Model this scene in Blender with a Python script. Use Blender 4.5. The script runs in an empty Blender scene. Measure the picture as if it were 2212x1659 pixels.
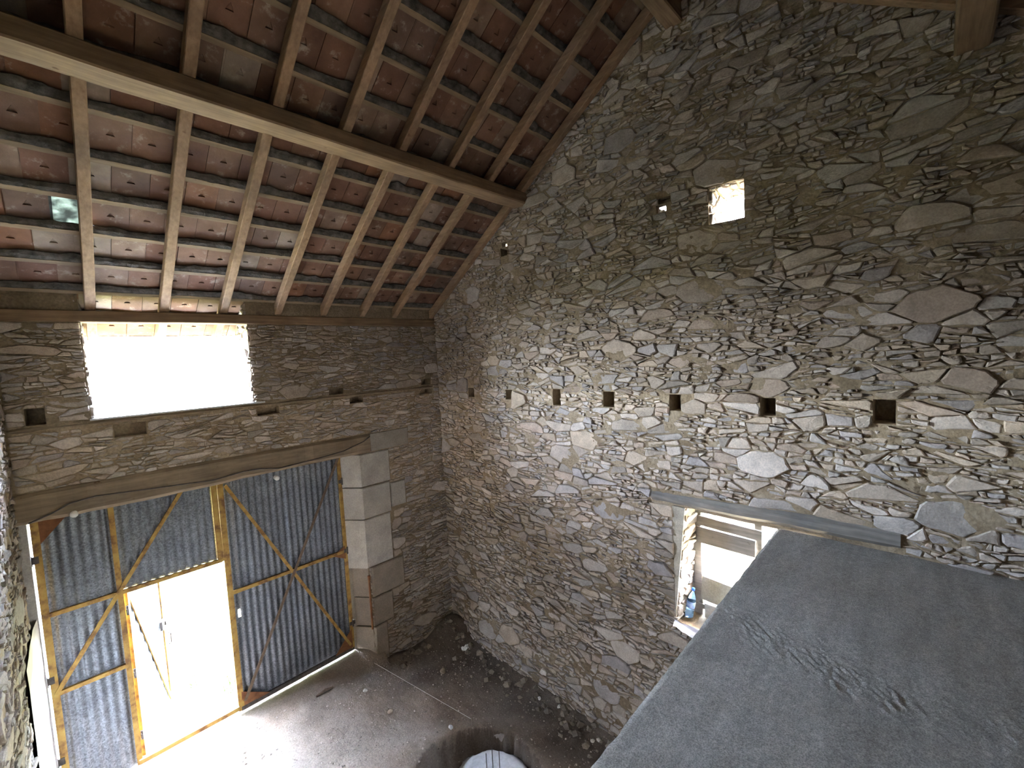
import bpy, bmesh, math, random
from mathutils import Vector, Matrix, noise
R = random.Random(7)
sc = bpy.context.scene
COL = sc.collection

# ------------------------------------------------------------------ camera
F_PX, W_PX, H_PX = 928.83, 2212.0, 1659.0
cam_d = bpy.data.cameras.new('camera')
cam_d.sensor_fit = 'HORIZONTAL'; cam_d.sensor_width = 36.0
cam_d.lens = 36.0 * F_PX / W_PX
cam_d.clip_start = 0.02; cam_d.clip_end = 400
cam = bpy.data.objects.new('camera', cam_d); COL.objects.link(cam)
CAM = Vector((-4.237, -5.817, 4.2))
cr = Vector((0.69447902, -0.71778353, -0.04985677))
cu = Vector((0.08491141, 0.01295192, 0.99630432))
cf = Vector((0.71448509, 0.69614586, -0.06994285))
M = Matrix((cr, cu, -cf)).transposed().to_4x4(); M.translation = CAM
cam.matrix_world = M
sc.camera = cam

def project(P):
    d = Vector(P) - CAM
    z = d.dot(cf)
    if z < 0.05: return None
    return (W_PX/2 + F_PX*d.dot(cr)/z, H_PX/2 - F_PX*d.dot(cu)/z, z)

# ------------------------------------------------------------------ world, sun, exposure
sc.view_settings.view_transform = 'Standard'
sc.view_settings.look = 'None'
sc.view_settings.exposure = 8.45
sc.view_settings.gamma = 1.0
sc.view_settings.use_curve_mapping = False
w = bpy.data.worlds.new('sky'); sc.world = w; w.use_nodes = True
nt = w.node_tree; nt.nodes.clear()
wo = nt.nodes.new('ShaderNodeOutputWorld'); bg = nt.nodes.new('ShaderNodeBackground')
sky = nt.nodes.new('ShaderNodeTexSky'); sky.sky_type = 'NISHITA'; sky.sun_disc = False
sky.sun_elevation = math.radians(68); sky.sun_rotation = math.radians(110)
sky.dust_density = 2.0
mx = nt.nodes.new('ShaderNodeMixRGB'); mx.inputs['Fac'].default_value = 0.35
mx.inputs['Color2'].default_value = (8.6, 9.9, 12.0, 1)
nt.links.new(sky.outputs[0], mx.inputs['Color1'])
nt.links.new(mx.outputs[0], bg.inputs['Color']); bg.inputs['Strength'].default_value = 0.14
nt.links.new(bg.outputs[0], wo.inputs[0])
sd = bpy.data.lights.new('sun', 'SUN'); sd.energy = 2.5; sd.angle = math.radians(1.0); sd.color = (1.0, .93, .82)
so = bpy.data.objects.new('sun', sd); COL.objects.link(so)
sdir = Vector((-math.cos(math.radians(68))*math.cos(math.radians(60)), math.cos(math.radians(68))*math.sin(math.radians(60)), -math.sin(math.radians(68))))
so.rotation_euler = sdir.to_track_quat('-Z', 'Y').to_euler(); so.location = (6, -3, 12)
cy = sc.cycles
cy.use_denoising = True
try: cy.denoiser = 'OPENIMAGEDENOISE'
except Exception: pass
cy.max_bounces = 8; cy.diffuse_bounces = 6; cy.glossy_bounces = 4; cy.transmission_bounces = 6; cy.transparent_max_bounces = 8
cy.sample_clamp_indirect = 3.0; cy.caustics_reflective = False; cy.caustics_refractive = False
def portal(name, loc, rot, sx, sy):
    l = bpy.data.lights.new(name, 'AREA'); l.shape = 'RECTANGLE'; l.size = sx; l.size_y = sy; l.cycles.is_portal = True
    o = bpy.data.objects.new(name, l); o.location = loc; o.rotation_euler = rot; COL.objects.link(o)
PI = math.pi
portal('portal_upper', (-3.42, .52, 4.2), (-PI/2, 0, 0), 1.6, 1.3)
portal('portal_wicket', (-3.6, .3, 1.0), (-PI/2, 0, 0), 1.0, 2.1)
portal('portal_gable', (.57, -4.5, 5.4), (0, PI/2, 0), .6, .6)
portal('portal_low', (.6, -4.6, 1.9), (0, PI/2, 0), 1.4, 1.4)

# ------------------------------------------------------------------ helpers
def tag(o, label=None, cat=None, kind=None, group=None):
    if label: o['label'] = label
    if cat: o['category'] = cat
    if kind: o['kind'] = kind
    if group: o['group'] = group
    return o
def mesh_obj(name, verts, faces, mat, parent=None, cols=None, smooth=False, mesh=None):
    if mesh is None:
        mesh = bpy.data.meshes.new(name)
        mesh.from_pydata(verts, [], faces)
        if cols is not None:
            a = mesh.color_attributes.new('Col', 'FLOAT_COLOR', 'POINT')
            flat = []
            for c in cols: flat += [c[0], c[1], c[2], 1.0]
            a.data.foreach_set('color', flat)
        if smooth: mesh.polygons.foreach_set('use_smooth', [True]*len(mesh.polygons))
        mesh.update()
        if mat: mesh.materials.append(mat)
    o = bpy.data.objects.new(name, mesh); COL.objects.link(o)
    if parent: o.parent = parent
    return o
def empty(name, loc=(0,0,0), parent=None):
    o = bpy.data.objects.new(name, None); o.location = loc; COL.objects.link(o)
    o.empty_display_size = .1
    if parent: o.parent = parent
    return o
class MB:
    def __init__(s): s.v=[]; s.f=[]; s.c=[]
    def add(s, v, f, col=None):
        b=len(s.v); s.v += [tuple(p) for p in v]; s.f += [tuple(b+i for i in q) for q in f]
        if col is not None: s.c += [col]*len(v)
        return s
    def box(s, x0,x1,y0,y1,z0,z1, col=None):
        v=[(x0,y0,z0),(x1,y0,z0),(x1,y1,z0),(x0,y1,z0),(x0,y0,z1),(x1,y0,z1),(x1,y1,z1),(x0,y1,z1)]
        return s.add(v,[(0,3,2,1),(4,5,6,7),(0,1,5,4),(1,2,6,5),(2,3,7,6),(3,0,4,7)],col)
    def bar(s, A, B, wd, dp, up=(0,0,1), col=None, seg=1, jit=0.0, rnd=None, bev=0.0):
        """rectangular bar from A to B; wd across, dp along 'up'"""
        A=Vector(A);B=Vector(B);d=(B-A).normalized();u=Vector(up);u=(u-d*u.dot(d)).normalized();sx=d.cross(u)
        rnd=rnd or R
        b=bev
        prof=[(-1,-1),(1,-1),(1,1),(-1,1)]
        pts=[]
        for (a,c) in prof:
            if b>0:
                if a*c>0: pts+= [(a*wd/2, c*dp/2-c*b),(a*wd/2-a*b, c*dp/2)] 
                else: pts+= [(a*wd/2-a*b, c*dp/2),(a*wd/2, c*dp/2-c*b)]
            else: pts.append((a*wd/2,c*dp/2))
        if b>0:
            pts.sort(key=lambda q: math.atan2(q[1],q[0]))
        n=len(pts); v=[]
        for i in range(seg+1):
            t=i/seg; P=A.lerp(B,t)
            ja=rnd.uniform(-jit,jit); jb=rnd.uniform(-jit,jit)
            for (a,c) in pts:
                v.append(P+sx*(a+ja+rnd.uniform(-jit,jit)*.4)+u*(c+jb+rnd.uniform(-jit,jit)*.4))
        f=[]
        for i in range(seg):
            for j in range(n):
                k=(j+1)%n; f.append((i*n+j,i*n+k,(i+1)*n+k,(i+1)*n+j))
        f.append(tuple(range(n-1,-1,-1))); f.append(tuple(seg*n+j for j in range(n)))
        return s.add(v,f,col)
    def tube(s, pts, r, n=8, col=None, caps=True):
        pts=[Vector(p) for p in pts]; v=[]; m=len(pts); rr=r if isinstance(r,(list,tuple)) else [r]*m
        ref=Vector((0,0,1))
        for i,p in enumerate(pts):
            d=(pts[min(i+1,m-1)]-pts[max(i-1,0)]).normalized()
            if abs(d.dot(ref))>.95: ref=Vector((1,0,0))
            a=d.cross(ref).normalized(); b=d.cross(a)
            for j in range(n):
                t=2*PI*j/n; v.append(p+(a*math.cos(t)+b*math.sin(t))*rr[i])
        f=[(i*n+j,i*n+(j+1)%n,(i+1)*n+(j+1)%n,(i+1)*n+j) for i in range(m-1) for j in range(n)]
        if caps: f+= [tuple(range(n-1,-1,-1)), tuple((m-1)*n+j for j in range(n))]
        return s.add(v,f,col)
    def build(s, name, mat, parent=None, smooth=False):
        return mesh_obj(name, s.v, s.f, mat, parent, s.c if s.c else None, smooth)

def fb(x,y,z,o=3): return noise.fractal(Vector((x,y,z)),1.0,2.0,o)

# ------------------------------------------------------------------ materials
def mat_new(name, rough=.9, metal=0.0):
    m=bpy.data.materials.new(name); m.use_nodes=True; nt=m.node_tree
    b=nt.nodes['Principled BSDF']; b.inputs['Roughness'].default_value=rough; b.inputs['Metallic'].default_value=metal
    b.inputs['Specular IOR Level'].default_value=.25
    return m,nt,b
def nd(nt,t,**k):
    n=nt.nodes.new(t)
    for a,v in k.items(): setattr(n,a,v)
    return n
def noise_n(nt, vec, scale, detail=4, rough=.6):
    n=nd(nt,'ShaderNodeTexNoise'); n.inputs['Scale'].default_value=scale; n.inputs['Detail'].default_value=detail; n.inputs['Roughness'].default_value=rough
    nt.links.new(vec,n.inputs['Vector']); return n.outputs[0]
def ramp(nt, fac, stops):
    r=nd(nt,'ShaderNodeValToRGB'); e=r.color_ramp.elements
    while len(e)<len(stops): e.new(.5)
    for i,(p,c) in enumerate(stops): e[i].position=p; e[i].color=(c[0],c[1],c[2],1)
    nt.links.new(fac,r.inputs[0]); return r.outputs[0]
def mix(nt, typ, fac, a, b):
    m=nd(nt,'ShaderNodeMixRGB',blend_type=typ)
    for s,v in ((0,fac),(1,a),(2,b)):
        if isinstance(v,(float,int)): m.inputs[s].default_value=v
        elif isinstance(v,tuple): m.inputs[s].default_value=(v[0],v[1],v[2],1)
        else: nt.links.new(v,m.inputs[s])
    return m.outputs[0]
def bump(nt, b, h, strength, dist=.01):
    n=nd(nt,'ShaderNodeBump'); n.inputs['Strength'].default_value=strength; n.inputs['Distance'].default_value=dist
    nt.links.new(h,n.inputs['Height']); nt.links.new(n.outputs[0],b.inputs['Normal'])
def obj_vec(nt, scale=(1,1,1)):
    tc=nd(nt,'ShaderNodeTexCoord'); mp=nd(nt,'ShaderNodeMapping'); mp.inputs['Scale'].default_value=scale
    nt.links.new(tc.outputs['Object'],mp.inputs[0]); return mp.outputs[0]

def m_attr(name, rough=.9, n1=9, n2=70, lo=.72, hi=1.2, bs=.5, bd=.008, bscale=45, metal=0.0, sc_=(1,1,1)):
    m,nt,b=mat_new(name,rough,metal); v=obj_vec(nt,sc_)
    at=nd(nt,'ShaderNodeAttribute',attribute_name='Col')
    a=noise_n(nt,v,n1,5); c=ramp(nt,a,[(.3,(lo,lo,lo)),(.7,(hi,hi,hi))])
    d=noise_n(nt,v,n2,3); e=ramp(nt,d,[(.3,(.82,.82,.82)),(.7,(1.14,1.14,1.14))])
    nt.links.new(mix(nt,'MULTIPLY',1.0,mix(nt,'MULTIPLY',1.0,at.outputs['Color'],c),e),b.inputs['Base Color'])
    bump(nt,b,noise_n(nt,v,bscale,6,.65),bs,bd); return m
STONE=m_attr('stone',lo=.78,hi=1.16,bs=.85,bd=.012,bscale=38)
def m_mortar():
    m,nt,b=mat_new('earth_mortar',.95); v=obj_vec(nt)
    a=noise_n(nt,v,3,6); c=ramp(nt,a,[(.3,(.17,.125,.08)),(.5,(.265,.205,.135)),(.7,(.35,.285,.205))])
    d=noise_n(nt,v,45,4); e=ramp(nt,d,[(.3,(.7,.7,.7)),(.7,(1.2,1.2,1.2))])
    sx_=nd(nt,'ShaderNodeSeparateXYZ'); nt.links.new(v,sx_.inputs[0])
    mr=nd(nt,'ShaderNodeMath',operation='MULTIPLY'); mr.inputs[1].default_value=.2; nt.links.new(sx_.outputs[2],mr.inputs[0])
    z_=ramp(nt,mr.outputs[0],[(.22,(.62,.59,.56)),(.55,(1.30,1.29,1.29)),(.741,(1.30,1.29,1.29)),(.753,(.9,.9,.9))])  # height tint: limewash band, brightened, and shade painted in lower down
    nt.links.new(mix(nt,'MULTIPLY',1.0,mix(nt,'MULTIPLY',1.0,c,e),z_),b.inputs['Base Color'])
    bump(nt,b,noise_n(nt,v,60,6,.7),.8,.012); return m
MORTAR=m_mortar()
def m_wood(name, c0, c1, axis=0, rough=.8, k=1.0):
    m,nt,b=mat_new(name,rough)
    s=[16,16,16]; s[axis]=1.0; v=obj_vec(nt,tuple(s))
    oi=nd(nt,'ShaderNodeObjectInfo'); add=nd(nt,'ShaderNodeVectorMath',operation='ADD'); nt.links.new(v,add.inputs[0]); nt.links.new(oi.outputs['Random'],add.inputs[1])
    a=noise_n(nt,add.outputs[0],2.2,6,.6); c=ramp(nt,a,[(.28,c0),(.72,c1)])
    v2=obj_vec(nt); d=noise_n(nt,v2,2.3,4); e=ramp(nt,d,[(.3,(.68,.68,.68)),(.7,(1.18,1.15,1.1))])
    kn=noise_n(nt,v2,11,2); kr=ramp(nt,kn,[(.70,(1,1,1)),(.78,(.5,.42,.35))])
    nt.links.new(mix(nt,'MULTIPLY',1.0,mix(nt,'MULTIPLY',1.0,c,e),kr),b.inputs['Base Color'])
    bump(nt,b,a,.35*k,.006); return m
W_RAF=m_wood('rafter_wood',(.20,.125,.072),(.33,.22,.135),1)
W_PUR=m_wood('purlin_wood',(.135,.088,.053),(.265,.18,.11),0)
W_LIN=m_wood('old_oak',(.17,.125,.085),(.30,.235,.165),0,k=1.6)
W_GREY=m_wood('weathered_board',(.16,.145,.13),(.30,.275,.245),1,k=1.2)
W_BAT=m_wood('batten_wood',(.16,.115,.07),(.30,.22,.14),0)
def m_tile():
    m,nt,b=mat_new('clay_tile',.85)
    at=nd(nt,'ShaderNodeAttribute',attribute_name='Col'); v=obj_vec(nt)
    tc=nd(nt,'ShaderNodeNewGeometry')
    a=noise_n(nt,tc.outputs['Position'],4.5,5); c=ramp(nt,a,[(.3,(.62,.58,.55)),(.7,(1.2,1.2,1.2))])
    f=noise_n(nt,tc.outputs['Position'],9,6,.7); fr=ramp(nt,f,[(.57,(0,0,0)),(.70,(.65,.65,.65))])
    base=mix(nt,'MULTIPLY',1.0,at.outputs['Color'],c)
    nt.links.new(mix(nt,'MIX',fr,base,(.36,.31,.25)),b.inputs['Base Color'])
    bump(nt,b,noise_n(nt,tc.outputs['Position'],60,4),.35,.004); return m
TILE=m_tile()
def m_plain(name, c0, c1, scale=8, rough=.9, metal=0, bs=.4, bd=.006, bscale=40):
    m,nt,b=mat_new(name,rough,metal); v=obj_vec(nt)
    nt.links.new(ramp(nt,noise_n(nt,v,scale,5),[(.3,c0),(.7,c1)]),b.inputs['Base Color'])
    if bs: bump(nt,b,noise_n(nt,v,bscale,5,.65),bs,bd)
    return m
PLASTER=m_plain('lime_render',(.36,.33,.30),(.48,.45,.42),6,bs=.3)
TORCH=m_plain('mortar_torching',(.038,.033,.025),(.14,.125,.105),16,bs=.9,bd=.015,bscale=50)
QUOIN=m_attr('dressed_stone',n1=5,n2=60,lo=.8,hi=1.12,bs=.3,bd=.005)
def m_galv():
    m,nt,b=mat_new('galvanised_steel',.45,.55); v=obj_vec(nt)
    a=ramp(nt,noise_n(nt,v,3.5,5),[(.3,(.125,.135,.155)),(.7,(.20,.212,.23))])
    vo=nd(nt,'ShaderNodeTexVoronoi'); vo.inputs['Scale'].default_value=75; nt.links.new(v,vo.inputs['Vector'])
    sp=ramp(nt,vo.outputs['Color'],[(.1,(.62,.62,.62)),(.9,(1.35,1.35,1.35))])
    ru=ramp(nt,noise_n(nt,obj_vec(nt,(6,6,.8)),2.5,5),[(.70,(0,0,0)),(.85,(.35,.35,.35))])
    nt.links.new(mix(nt,'MIX',ru,mix(nt,'MULTIPLY',1.0,a,sp),(.20,.15,.12)),b.inputs['Base Color'])
    return m
GALV=m_galv()
def m_paint():
    m,nt,b=mat_new('rusted_ochre_paint',.7); v=obj_vec(nt)
    a=ramp(nt,noise_n(nt,v,9,5),[(.35,(.15,.075,.03)),(.5,(.34,.20,.055)),(.7,(.42,.29,.08))])
    nt.links.new(a,b.inputs['Base Color']); bump(nt,b,noise_n(nt,v,50,4),.3,.003); return m
PAINT=m_paint()
RUST=m_plain('rust',(.13,.05,.025),(.26,.12,.05),12,.85)
IRON=m_plain('dark_iron',(.05,.045,.04),(.12,.10,.09),20,.7,.4)
def m_slab():
    m,nt,b=mat_new('raw_concrete',.85); v=obj_vec(nt)
    c=ramp(nt,noise_n(nt,v,.9,6),[(.3,(.40,.365,.325)),(.5,(.455,.43,.395)),(.7,(.515,.495,.465))])
    d=ramp(nt,noise_n(nt,v,34,6,.8),[(.33,(.72,.72,.72)),(.62,(1.12,1.12,1.12))])
    gr=ramp(nt,noise_n(nt,v,150,3,.8),[(.36,(.55,.55,.55)),(.62,(1.25,1.25,1.25))]); d=mix(nt,'MULTIPLY',1.0,d,gr)
    s=ramp(nt,noise_n(nt,obj_vec(nt,(1.0,5,1)),2.2,4),[(.35,(.86,.86,.85)),(.65,(1.1,1.1,1.1))])
    at=nd(nt,'ShaderNodeAttribute',attribute_name='Col')
    nt.links.new(mix(nt,'MULTIPLY',1.0,mix(nt,'MULTIPLY',1.0,mix(nt,'MULTIPLY',1.0,c,d),s),at.outputs['Color']),b.inputs['Base Color'])
    bump(nt,b,noise_n(nt,v,70,7,.8),1.0,.02); return m
SLAB=m_slab()
def m_earth():
    m,nt,b=mat_new('trodden_earth',.95); v=obj_vec(nt)
    c=ramp(nt,noise_n(nt,v,1.6,7),[(.3,(.14,.105,.08)),(.5,(.23,.18,.14)),(.7,(.32,.26,.21))])
    d=ramp(nt,noise_n(nt,v,60,5,.75),[(.3,(.65,.65,.65)),(.7,(1.25,1.25,1.25))])
    at=nd(nt,'ShaderNodeAttribute',attribute_name='Col')
    nt.links.new(mix(nt,'MULTIPLY',1.0,mix(nt,'MULTIPLY',1.0,c,d),at.outputs['Color']),b.inputs['Base Color'])
    bump(nt,b,noise_n(nt,v,45,7,.75),.9,.02); return m
EARTH=m_earth()
OUT=m_plain('pale_yard_ground',(.055,.06,.03),(.13,.12,.08),3)
GRASS=m_plain('grass_blades',(.05,.10,.03),(.12,.20,.06),5,bs=0)
CONC=m_plain('pale_concrete',(.40,.41,.42),(.56,.57,.58),20,bs=.8,bd=.01,bscale=70)
WHITE=m_plain('white_porcelain',(.62,.60,.56),(.75,.73,.70),10,.3,bs=0)
STRING=m_plain('pale_string',(.5,.47,.42),(.6,.57,.5),30,bs=0)
STICK=m_plain('dark_stick',(.10,.07,.05),(.18,.13,.09),30)
PAPER=m_plain('paper',(.7,.69,.66),(.8,.79,.76),30,bs=0)

# ------------------------------------------------------------------ roof planes
RB, RS, YR = 4.837, .656, -4.05          # rafter underside z = RB - RS*y (front slope), ridge at y = YR
LEN = math.sqrt(1+RS*RS)
B_BAT = RB + .1*LEN                       # batten underside
B_TIL = B_BAT + .03*LEN                   # tile underside
XW, YB = -4.66, -8.1                      # left wall, back wall
TH = .52                                  # wall thickness
def roof_z(y, b=B_TIL):
    return b - RS*y if y > YR else b - RS*(2*YR - y)

# ------------------------------------------------------------------ rubble stone generator
def cells(u0,u1,v0,v1, aspect, sizes, rnd, holes, top=None, density=1.0):
    """power diagram of seeds of mixed size; returns list of (poly, r, (u,v))"""
    seeds=[]; cs=max(s for s,_ in sizes)*2.2; grid={}
    area=(u1-u0)*(v1-v0)*aspect
    def inside(u,v):
        if top and v>top(u): return False
        for h in holes:
            if h[0]<u<h[1] and h[2]<v<h[3]: return False
        return True
    for s,n in sizes:
        tries=int(area/(s*s)*n*density)
        for _ in range(tries):
            u=rnd.uniform(u0,u1); v=rnd.uniform(v0,v1)
            if not inside(u,v): continue
            V=v*aspect; gi=int(u//cs); gj=int(V//cs); ok=True
            for a in (-1,0,1):
                for b in (-1,0,1):
                    for (x,y,q) in grid.get((gi+a,gj+b),()):
                        if (x-u)**2+(y-V)**2 < (.92*(q+s))**2: ok=False; break
                    if not ok: break
                if not ok: break
            if ok: grid.setdefault((gi,gj),[]).append((u,V,s*rnd.uniform(.85,1.0))); 
    out=[]
    for (gi,gj),L in grid.items():
        for (x,y,q) in L:
            H=cs*.95
            P=[(-H,-H),(H,-H),(H,H),(-H,H)]
            nb=[]
            for a in (-2,-1,0,1,2):
                for b in (-2,-1,0,1,2):
                    for t in grid.get((gi+a,gj+b),()):
                        dx,dy=t[0]-x,t[1]-y; d2=dx*dx+dy*dy
                        if 0<d2<(2.3*cs)**2: nb.append((d2,dx,dy,t[2]))
            nb.sort()
            for d2,dx,dy,q2 in nb[:26]:
                k=(d2+q*q-q2*q2)/2
                P=clip(P,dx,dy,k)
                if not P: break
            if not P: continue
            P=clip(P,-1,0,x-u0); P=clip(P,1,0,u1-x); P=clip(P,0,-1,y-v0*aspect); P=clip(P,0,1,v1*aspect-y)
            v=y/aspect
            for h in holes:
                e=[(h[0]-x,(1,0)),(x-h[1],(-1,0)),((h[2]-v)*aspect,(0,1)),((v-h[3])*aspect,(0,-1))]
                if max(abs(x-(h[0]+h[1])/2)-(h[1]-h[0])/2, abs(v-(h[2]+h[3])/2)-(h[3]-h[2])/2) > cs: continue
                d,(a,b)=max(e,key=lambda t:t[0]); P=clip(P,a,b,max(d,.001))
                if not P: break
            if P and top:
                t0=top(x)*aspect; g=(top(x+.01)-top(x-.01))/.02*aspect
                P=clip(P,-g,1,t0-y)
            if not P or len(P)<3: continue
            out.append(([(x+a,(y+b)/aspect) for a,b in P], q, (x,v)))
    return out
def clip(P,nx,ny,k):
    o=[]; n=len(P)
    for i in range(n):
        a=P[i]; b=P[(i+1)%n]; da=a[0]*nx+a[1]*ny-k; db=b[0]*nx+b[1]*ny-k
        if da<=0: o.append(a)
        if (da<0<db) or (db<0<da):
            t=da/(da-db); o.append((a[0]+(b[0]-a[0])*t,a[1]+(b[1]-a[1])*t))
    return o
def bbox(P):
    return min(p[0] for p in P),max(p[0] for p in P),min(p[1] for p in P),max(p[1] for p in P)
def area(P):
    return abs(sum(P[i-1][0]*P[i][1]-P[i][0]*P[i-1][1] for i in range(len(P))))/2
def split(P, rnd, hmin, hmax, rat=3.0):
    """cut a coarse cell into flat angular stones by slanted near-horizontal and steep cuts"""
    out=[]; st=[(P,0)]
    while st:
        Q,d=st.pop(); a,b,c,e=bbox(Q); w_,h=b-a,e-c
        if d>6 or area(Q)<.0022: out.append(Q); continue
        ht=hmin+(hmax-hmin)*rnd.random()**1.6
        if h>ht*1.5: t=rnd.gauss(0,.16); cx,cy_=(a+b)/2,c+h*rnd.uniform(.33,.67)
        elif w_>h*rat*rnd.uniform(.7,1.5): t=PI/2+rnd.gauss(0,.42); cx,cy_=a+w_*rnd.uniform(.3,.7),(c+e)/2
        else: out.append(Q); continue
        nx,ny=-math.sin(t),math.cos(t); k=cx*nx+cy_*ny
        A=clip(Q,nx,ny,k); B=clip(Q,-nx,-ny,-k)
        if len(A)<3 or len(B)<3: out.append(Q); continue
        st+= [(A,d+1),(B,d+1)]
    return out
def tidy(P,eps=.004):
    o=[]
    for p in P:
        if not o or math.dist(p,o[-1])>eps: o.append(p)
    while len(o)>2 and math.dist(o[0],o[-1])<=eps: o.pop()
    return o
def stone_geom(poly, rnd, mapf, gap, prot, flip=False, flat=.5):
    P=tidy(poly)
    if len(P)<3: return None
    if sum(P[i-1][0]*P[i][1]-P[i][0]*P[i-1][1] for i in range(len(P)))<0: P=P[::-1]
    Q=P
    for i in range(len(P)):
        a=P[i]; b=P[(i+1)%len(P)]; dx,dy=b[0]-a[0],b[1]-a[1]; l=math.hypot(dx,dy)
        nx,ny=dy/l,-dx/l; g=gap*rnd.uniform(.4,1.9); r0=rnd.gauss(0,.05); c_,s_=math.cos(r0),math.sin(r0)
        mx_,my=(a[0]+b[0])/2,(a[1]+b[1])/2; nx,ny=nx*c_-ny*s_,nx*s_+ny*c_
        Q=clip(Q,nx,ny,mx_*nx+my*ny-g)
        if len(Q)<3: return None
    Q=tidy(Q)
    if len(Q)<3 or area(Q)<.00025: return None
    O=[]; n=len(Q)
    for i in range(n):
        p=Q[i]; a=Q[i-1]; b=Q[(i+1)%n]; la,lb=math.dist(p,a),math.dist(p,b)
        if rnd.random()<.6:
            c1=min(.028,la*rnd.uniform(.08,.30)); c2=min(.028,lb*rnd.uniform(.08,.30))
            O.append((p[0]+(a[0]-p[0])*c1/la, p[1]+(a[1]-p[1])*c1/la)); O.append((p[0]+(b[0]-p[0])*c2/lb, p[1]+(b[1]-p[1])*c2/lb))
        else: O.append(p)
        if lb>.07:
            k=rnd.uniform(.35,.65); j=rnd.uniform(-.006,.003); nx,ny=(b[1]-p[1])/lb,-(b[0]-p[0])/lb
            O.append((p[0]+(b[0]-p[0])*k+nx*j,p[1]+(b[1]-p[1])*k+ny*j))
    n=len(O); cx=sum(p[0] for p in O)/n; cv=sum(p[1] for p in O)/n
    a,b,c,e=bbox(O); r=min(b-a,e-c)/2
    tx=rnd.gauss(0,.07); ty=rnd.gauss(-.02,.10); bev=min(.010,r*.3)
    V=[]
    for (x,y) in O: V.append(mapf(x,y,-.035))
    for (x,y) in O:
        V.append(mapf(x,y,prot+(x-cx)*tx+(y-cv)*ty-bev*rnd.uniform(.4,1.3)))
    for (x,y) in O:
        d=math.dist((cx,cv),(x,y))+1e-6; k=max(.5,(d-bev*rnd.uniform(.5,1.5))/d); x2,y2=cx+(x-cx)*k,cv+(y-cv)*k
        V.append(mapf(x2,y2,prot+(x2-cx)*tx+(y2-cv)*ty+rnd.uniform(-.002,.002)))
    V.append(mapf(cx+rnd.uniform(-.3,.3)*r,cv+rnd.uniform(-.2,.2)*r,prot+rnd.uniform(-.004,.006)))
    F=[]
    for j in range(n):
        k=(j+1)%n
        F+= [(j,k,n+k,n+j),(n+j,n+k,2*n+k,2*n+j),(2*n+j,2*n+k,3*n)]
    if flip: F=[tuple(reversed(f)) for f in F]
    return V,F
def rubble(u0,u1,v0,v1,rnd,holes,top=None,hmin=.035,hmax=.13,coarse=((.20,.8),(.13,3.0),(.085,6.0)),aspect=1.7,rat=2.6):
    out=[]
    for poly,q,(u,v) in cells(u0,u1,v0,v1,aspect,list(coarse),rnd,holes,top=top):
        if q>.16 and rnd.random()<.10: out.append((poly,q,(u,v))); continue
        for S in split(poly,rnd,hmin,hmax,rat):
            n=len(S); out.append((S,q,(sum(p[0] for p in S)/n,sum(p[1] for p in S)/n)))
    return out
STONE_COLS=[(0.394,0.327,0.266),(0.351,0.29,0.235),(0.428,0.364,0.309),(0.368,0.327,0.292),(0.308,0.261,0.218),(0.463,0.401,0.349),(0.377,0.297,0.235),(0.326,0.29,0.271),(0.411,0.331,0.253)]
def stone_wall(parent, cl, mapf, rnd, gap=(.002,.006), prot=(-.004,.03), flip=False, nmax=300, tint=None, name='stone'):
    items=[]
    for poly,q,(u,v) in cl:
        A=0.0
        for i in range(len(poly)):
            a=poly[i]; b=poly[(i+1)%len(poly)]; A+=a[0]*b[1]-a[1]*b[0]
        A=abs(A)/2
        if A<.0006: continue
        pr=rnd.uniform(*prot)+ (.006 if q>.1 else 0)
        g=stone_geom(poly,rnd,mapf,rnd.uniform(*gap),pr,flip)
        if not g: continue
        c=rnd.choice(STONE_COLS); k=rnd.uniform(.86,1.10)
        if rnd.random()<.05: k*=1.12
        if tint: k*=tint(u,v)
        col=(c[0]*k,c[1]*k,c[2]*k)
        P=project(mapf(u,v,.02)); s=0
        if P and -20<P[0]<2232 and -20<P[1]<1679: s=A/P[2]**2
        items.append((s,g,col))
    items.sort(key=lambda t:-t[0])
    ind=[t for t in items[:nmax] if t[0]>0]; rest=items[len(ind):]
    for s,(V,F),col in ind:
        mesh_obj(name,V,F,STONE,parent,[col]*len(V))
    if rest:
        mb=MB()
        for s,(V,F),col in rest: mb.add(V,F,col)
        o=mb.build('small_stones',STONE,parent); o['kind']='stuff'
    return len(ind),len(rest)
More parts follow.
